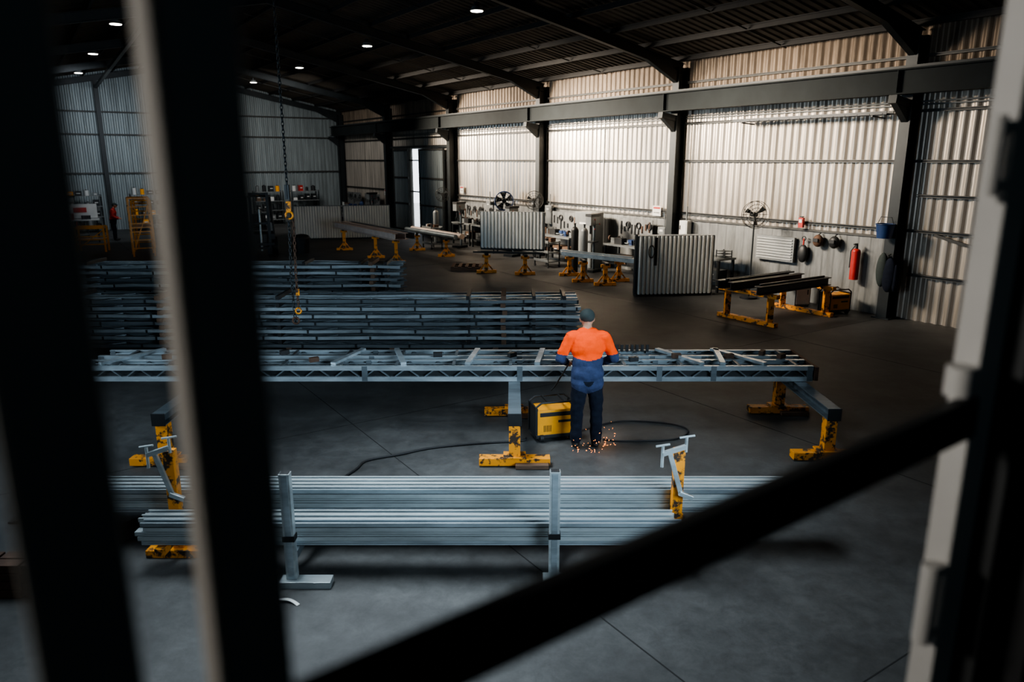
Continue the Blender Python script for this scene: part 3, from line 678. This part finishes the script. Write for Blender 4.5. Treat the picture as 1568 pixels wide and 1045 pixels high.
b=B('waste_bin'); b.cyl((0,0,0),(0,0,.55),.26,'blk',20,.32); b.ball((0,0,.55),.33,'blk',20,6,(1,1,.5),0,1); b.torus((0,0,.55),.33,.015,'blk'); b.done(loc=(-8.0,28.2,0))
def platform(x,y,w,d,h,rz,name='yellow_platform_ladder'):
    b=B(name)
    for gx in(-w/2,w/2):
        for gy in(-d/2,d/2): b.beam((gx,gy,0),(gx,gy,h),.06,.06,'yel2')
    for z in np.arange(.3,h,.3):
        b.beam((-w/2,-d/2,z),(w/2,-d/2,z),.04,.04,'yel2'); 
        b.beam((-w/2,-d/2,z),(-w/2,d/2,z),.03,.03,'yel2'); b.beam((w/2,-d/2,z),(w/2,d/2,z),.03,.03,'yel2')
    b.beam((-w/2,-d/2,.1),(w/2,-d/2,h-.1),.03,.03,'yel2'); b.box((0,0,h*.5),(w,d,.04),'yel2'); b.beam((-w/2,d/2,h),(w/2,d/2,h),.05,.05,'yel2'); b.beam((-w/2,-d/2,h),(w/2,-d/2,h),.05,.05,'yel2')
    b.done(loc=(x,y,0),rz=rz)
platform(-13.7,27.5,.7,.9,2.1,.5); platform(-14.6,29.5,.6,.6,1.9,.3); platform(-16.2,28.6,1.0,.6,.95,.3,'yellow_work_frame')
b=B('site_table'); b.box((0,0,.95),(1.8,.7,.05),'wht')
for gx in(-.8,.8):
    for gy in(-.28,.28): b.box((gx,gy,.47),(.05,.05,.94),'steel')
b.box((-.3,-.05,1.1),(.5,.3,.25),'red'); b.box((-.3,-.21,1.12),(.3,.01,.1),'wht'); b.box((.4,0,1.05),(.35,.3,.15),'blk'); b.box((0,.3,1.3),(1.7,.03,.6),'wht'); b.box((.2,.28,1.35),(.5,.01,.2),'red')
b.done(loc=(-18.6,31.8,0),rz=.5)
b=B('forklift')
b.box((0,.1,.55),(1.0,1.5,.5),'blk'); b.box((0,.75,.75),(1.0,.5,.75),'gry'); b.ball((0,1.0,.75),.5,'gry',16,8,(1,.3,.7))
for gx in(-.47,.47):
    for gy,r in((-.45,.33),(.7,.27)): b.cyl((gx-.1,gy,r),(gx+.1,gy,r),r,'rub',22); b.cyl((gx-.11,gy,r),(gx+.11,gy,r),r*.5,'wht',16)
    b.beam((gx,-.55,.8),(gx*.9,-.25,2.1),.06,.06,'blk'); b.beam((gx,.8,1.1),(gx*.9,.55,2.1),.06,.06,'blk'); b.beam((gx*.9,-.3,2.12),(gx*.9,.6,2.12),.06,.06,'blk')
for y in(-.3,-.1,.1,.3,.5): b.beam((-.42,y,2.13),(.42,y,2.13),.04,.04,'blk')
b.box((0,.25,.95),(.5,.45,.14),'rub'); b.box((0,.47,1.2),(.5,.12,.5),'rub'); b.torus((0,-.15,1.15),.16,.015,'blk','y'); b.cyl((0,-.15,1.15),(0,-.35,.8),.025,'blk')
for gx in(-.3,.3): b.ibeam((gx,-.85,.05),(gx,-.85,2.3),.1,.12,'steel',.015); b.beam((gx*.8,-.95,.3),(gx*.8,-.95,.05),.1,.04,'steel'); b.beam((gx*.8,-.95,.06),(gx*.8,-2.0,.05),.1,.04,'steel')
for z in(.3,1.2,2.25): b.beam((-.3,-.85,z),(.3,-.85,z),.06,.08,'steel')
b.beam((-.45,-.93,.45),(.45,-.93,.45),.05,.1,'steel'); b.cyl((0,-.82,.2),(0,-.82,1.7),.04,'galv',10); b.box((0,.2,2.2),(.12,.12,.1),'yel2')
b.done(loc=(-9.45,27.9,0),rz=.35,bevel=.01)
b=B('brick_stack')
for r in range(4):
    for i in range(3):
        for j in range(2): b.box((-4.3+i*.24+random.uniform(-.01,.01),5.35+j*.12,.04+r*.075),(.22,.105,.068),'rust')
b.done(bevel=.004)
b=B('steel_channel_offcut'); b.cchan((-3.75,6.25,.1),(-3.3,6.9,.1),.3,.18,'steel',.02,.03); b.done()
b=B('steel_plates')
for i in range(4): b.box((-4.6+.05*i,6.75,.015+.025*i),(.6,.4,.02),'steel',.1*i)
b.done()
b=B('steel_tube_lengths')
for i in range(3): b.cyl((-5.2,7.15+i*.1,.03),(-3.2,7.3+i*.1,.03),.03,'galvd',10)
b.done()
# ------------------------------------------------ lights
def area(name,loc,tgt,sx,sy,e,col,spread=180):
    l=bpy.data.lights.new(name,'AREA'); l.shape='RECTANGLE'; l.size=sx; l.size_y=sy; l.energy=e; l.color=col; l.spread=math.radians(spread)
    o=bpy.data.objects.new(name,l); bpy.context.scene.collection.objects.link(o); o.location=loc
    o.rotation_euler=(V(tgt)-V(loc)).to_track_quat('-Z','Y').to_euler(); return o
for u,t,e in((15.5,12.0,330),(22.5,18.8,620),(30.5,25.5,440)):
    area('added_fill',bc(u,9.0,5.6),bc(t,WN,3.1),4.0,1.0,e,(1.,.86,.70),62)  # added wall wash
area('added_left_fill',bc(9,WL+.25,2.6),bc(7,6,0),6,3.0,170,(.70,.86,1.),110)  # added cool ambient area light; the left wall has no opening
area('added_left_fill',bc(21,WL+.25,2.8),bc(18,7,0),7,3.0,290,(.62,.82,1.),120)  # same added ambient, farther along the closed left wall
area('added_front_fill',bc(.8,5.0,2.3),bc(13,3.6,.9),4,1.2,85,(.66,.84,1.),62)  # added front light for the stacks; no roller door is modelled
area('added_fill',bc(7.6,2.2,6.5),bc(5.0,3.2,0),5,1.5,160,(.80,.91,1.),70)  # added overhead light to brighten the purlins; no skylight in the roof
area('added_fill',bc(34.5,4,6.3),bc(42,3.5,2.2),4,1.5,95,(.85,.92,1.),110)  # added to brighten the far end wall
area('added_fill',bc(34,9.5,6.3),bc(41.5,13.5,2.2),4,1.5,130,(.95,.93,.9),110)  # added to brighten the far right corner
area('added_bar_fill',bc(1.5,-2.4,4.3),bc(.55,.9,3.2),.6,.4,8.5,(1.,.97,.92),75)  # unseen area light added to brighten the left faces of the bars
area('added_office_fill',bc(-2.2,.3,4.2),bc(.5,.3,3.2),.5,.5,1.1,(.50,.8,1.),170)  # unseen dim light added to lift the dark fronts of the bars
l=bpy.data.lights.new('weld_glow','POINT'); l.energy=1.0; l.color=(1,.5,.2); l.shadow_soft_size=.05
o=bpy.data.objects.new('weld_glow',l); bpy.context.scene.collection.objects.link(o); o.location=(1.2,8.95,.2)
w=bpy.data.worlds.new('world'); bpy.context.scene.world=w; w.use_nodes=True
w.node_tree.nodes['Background'].inputs[0].default_value=(.85,.92,1,1); w.node_tree.nodes['Background'].inputs[1].default_value=2.5
# ------------------------------------------------ camera
cd=bpy.data.cameras.new('camera'); cam=bpy.data.objects.new('camera',cd); bpy.context.scene.collection.objects.link(cam)
cam.location=(0,0,3.45); cam.rotation_euler=(math.radians(76.2),0,0); cd.sensor_width=36; cd.lens=25.97; cd.clip_start=.05
cd.dof.use_dof=True; cd.dof.focus_distance=10; cd.dof.aperture_fstop=1.8
bpy.context.scene.camera=cam
try: bpy.context.scene.view_settings.look='AgX - Medium High Contrast'
except Exception as e: print(e)
bpy.context.scene.view_settings.exposure=.2
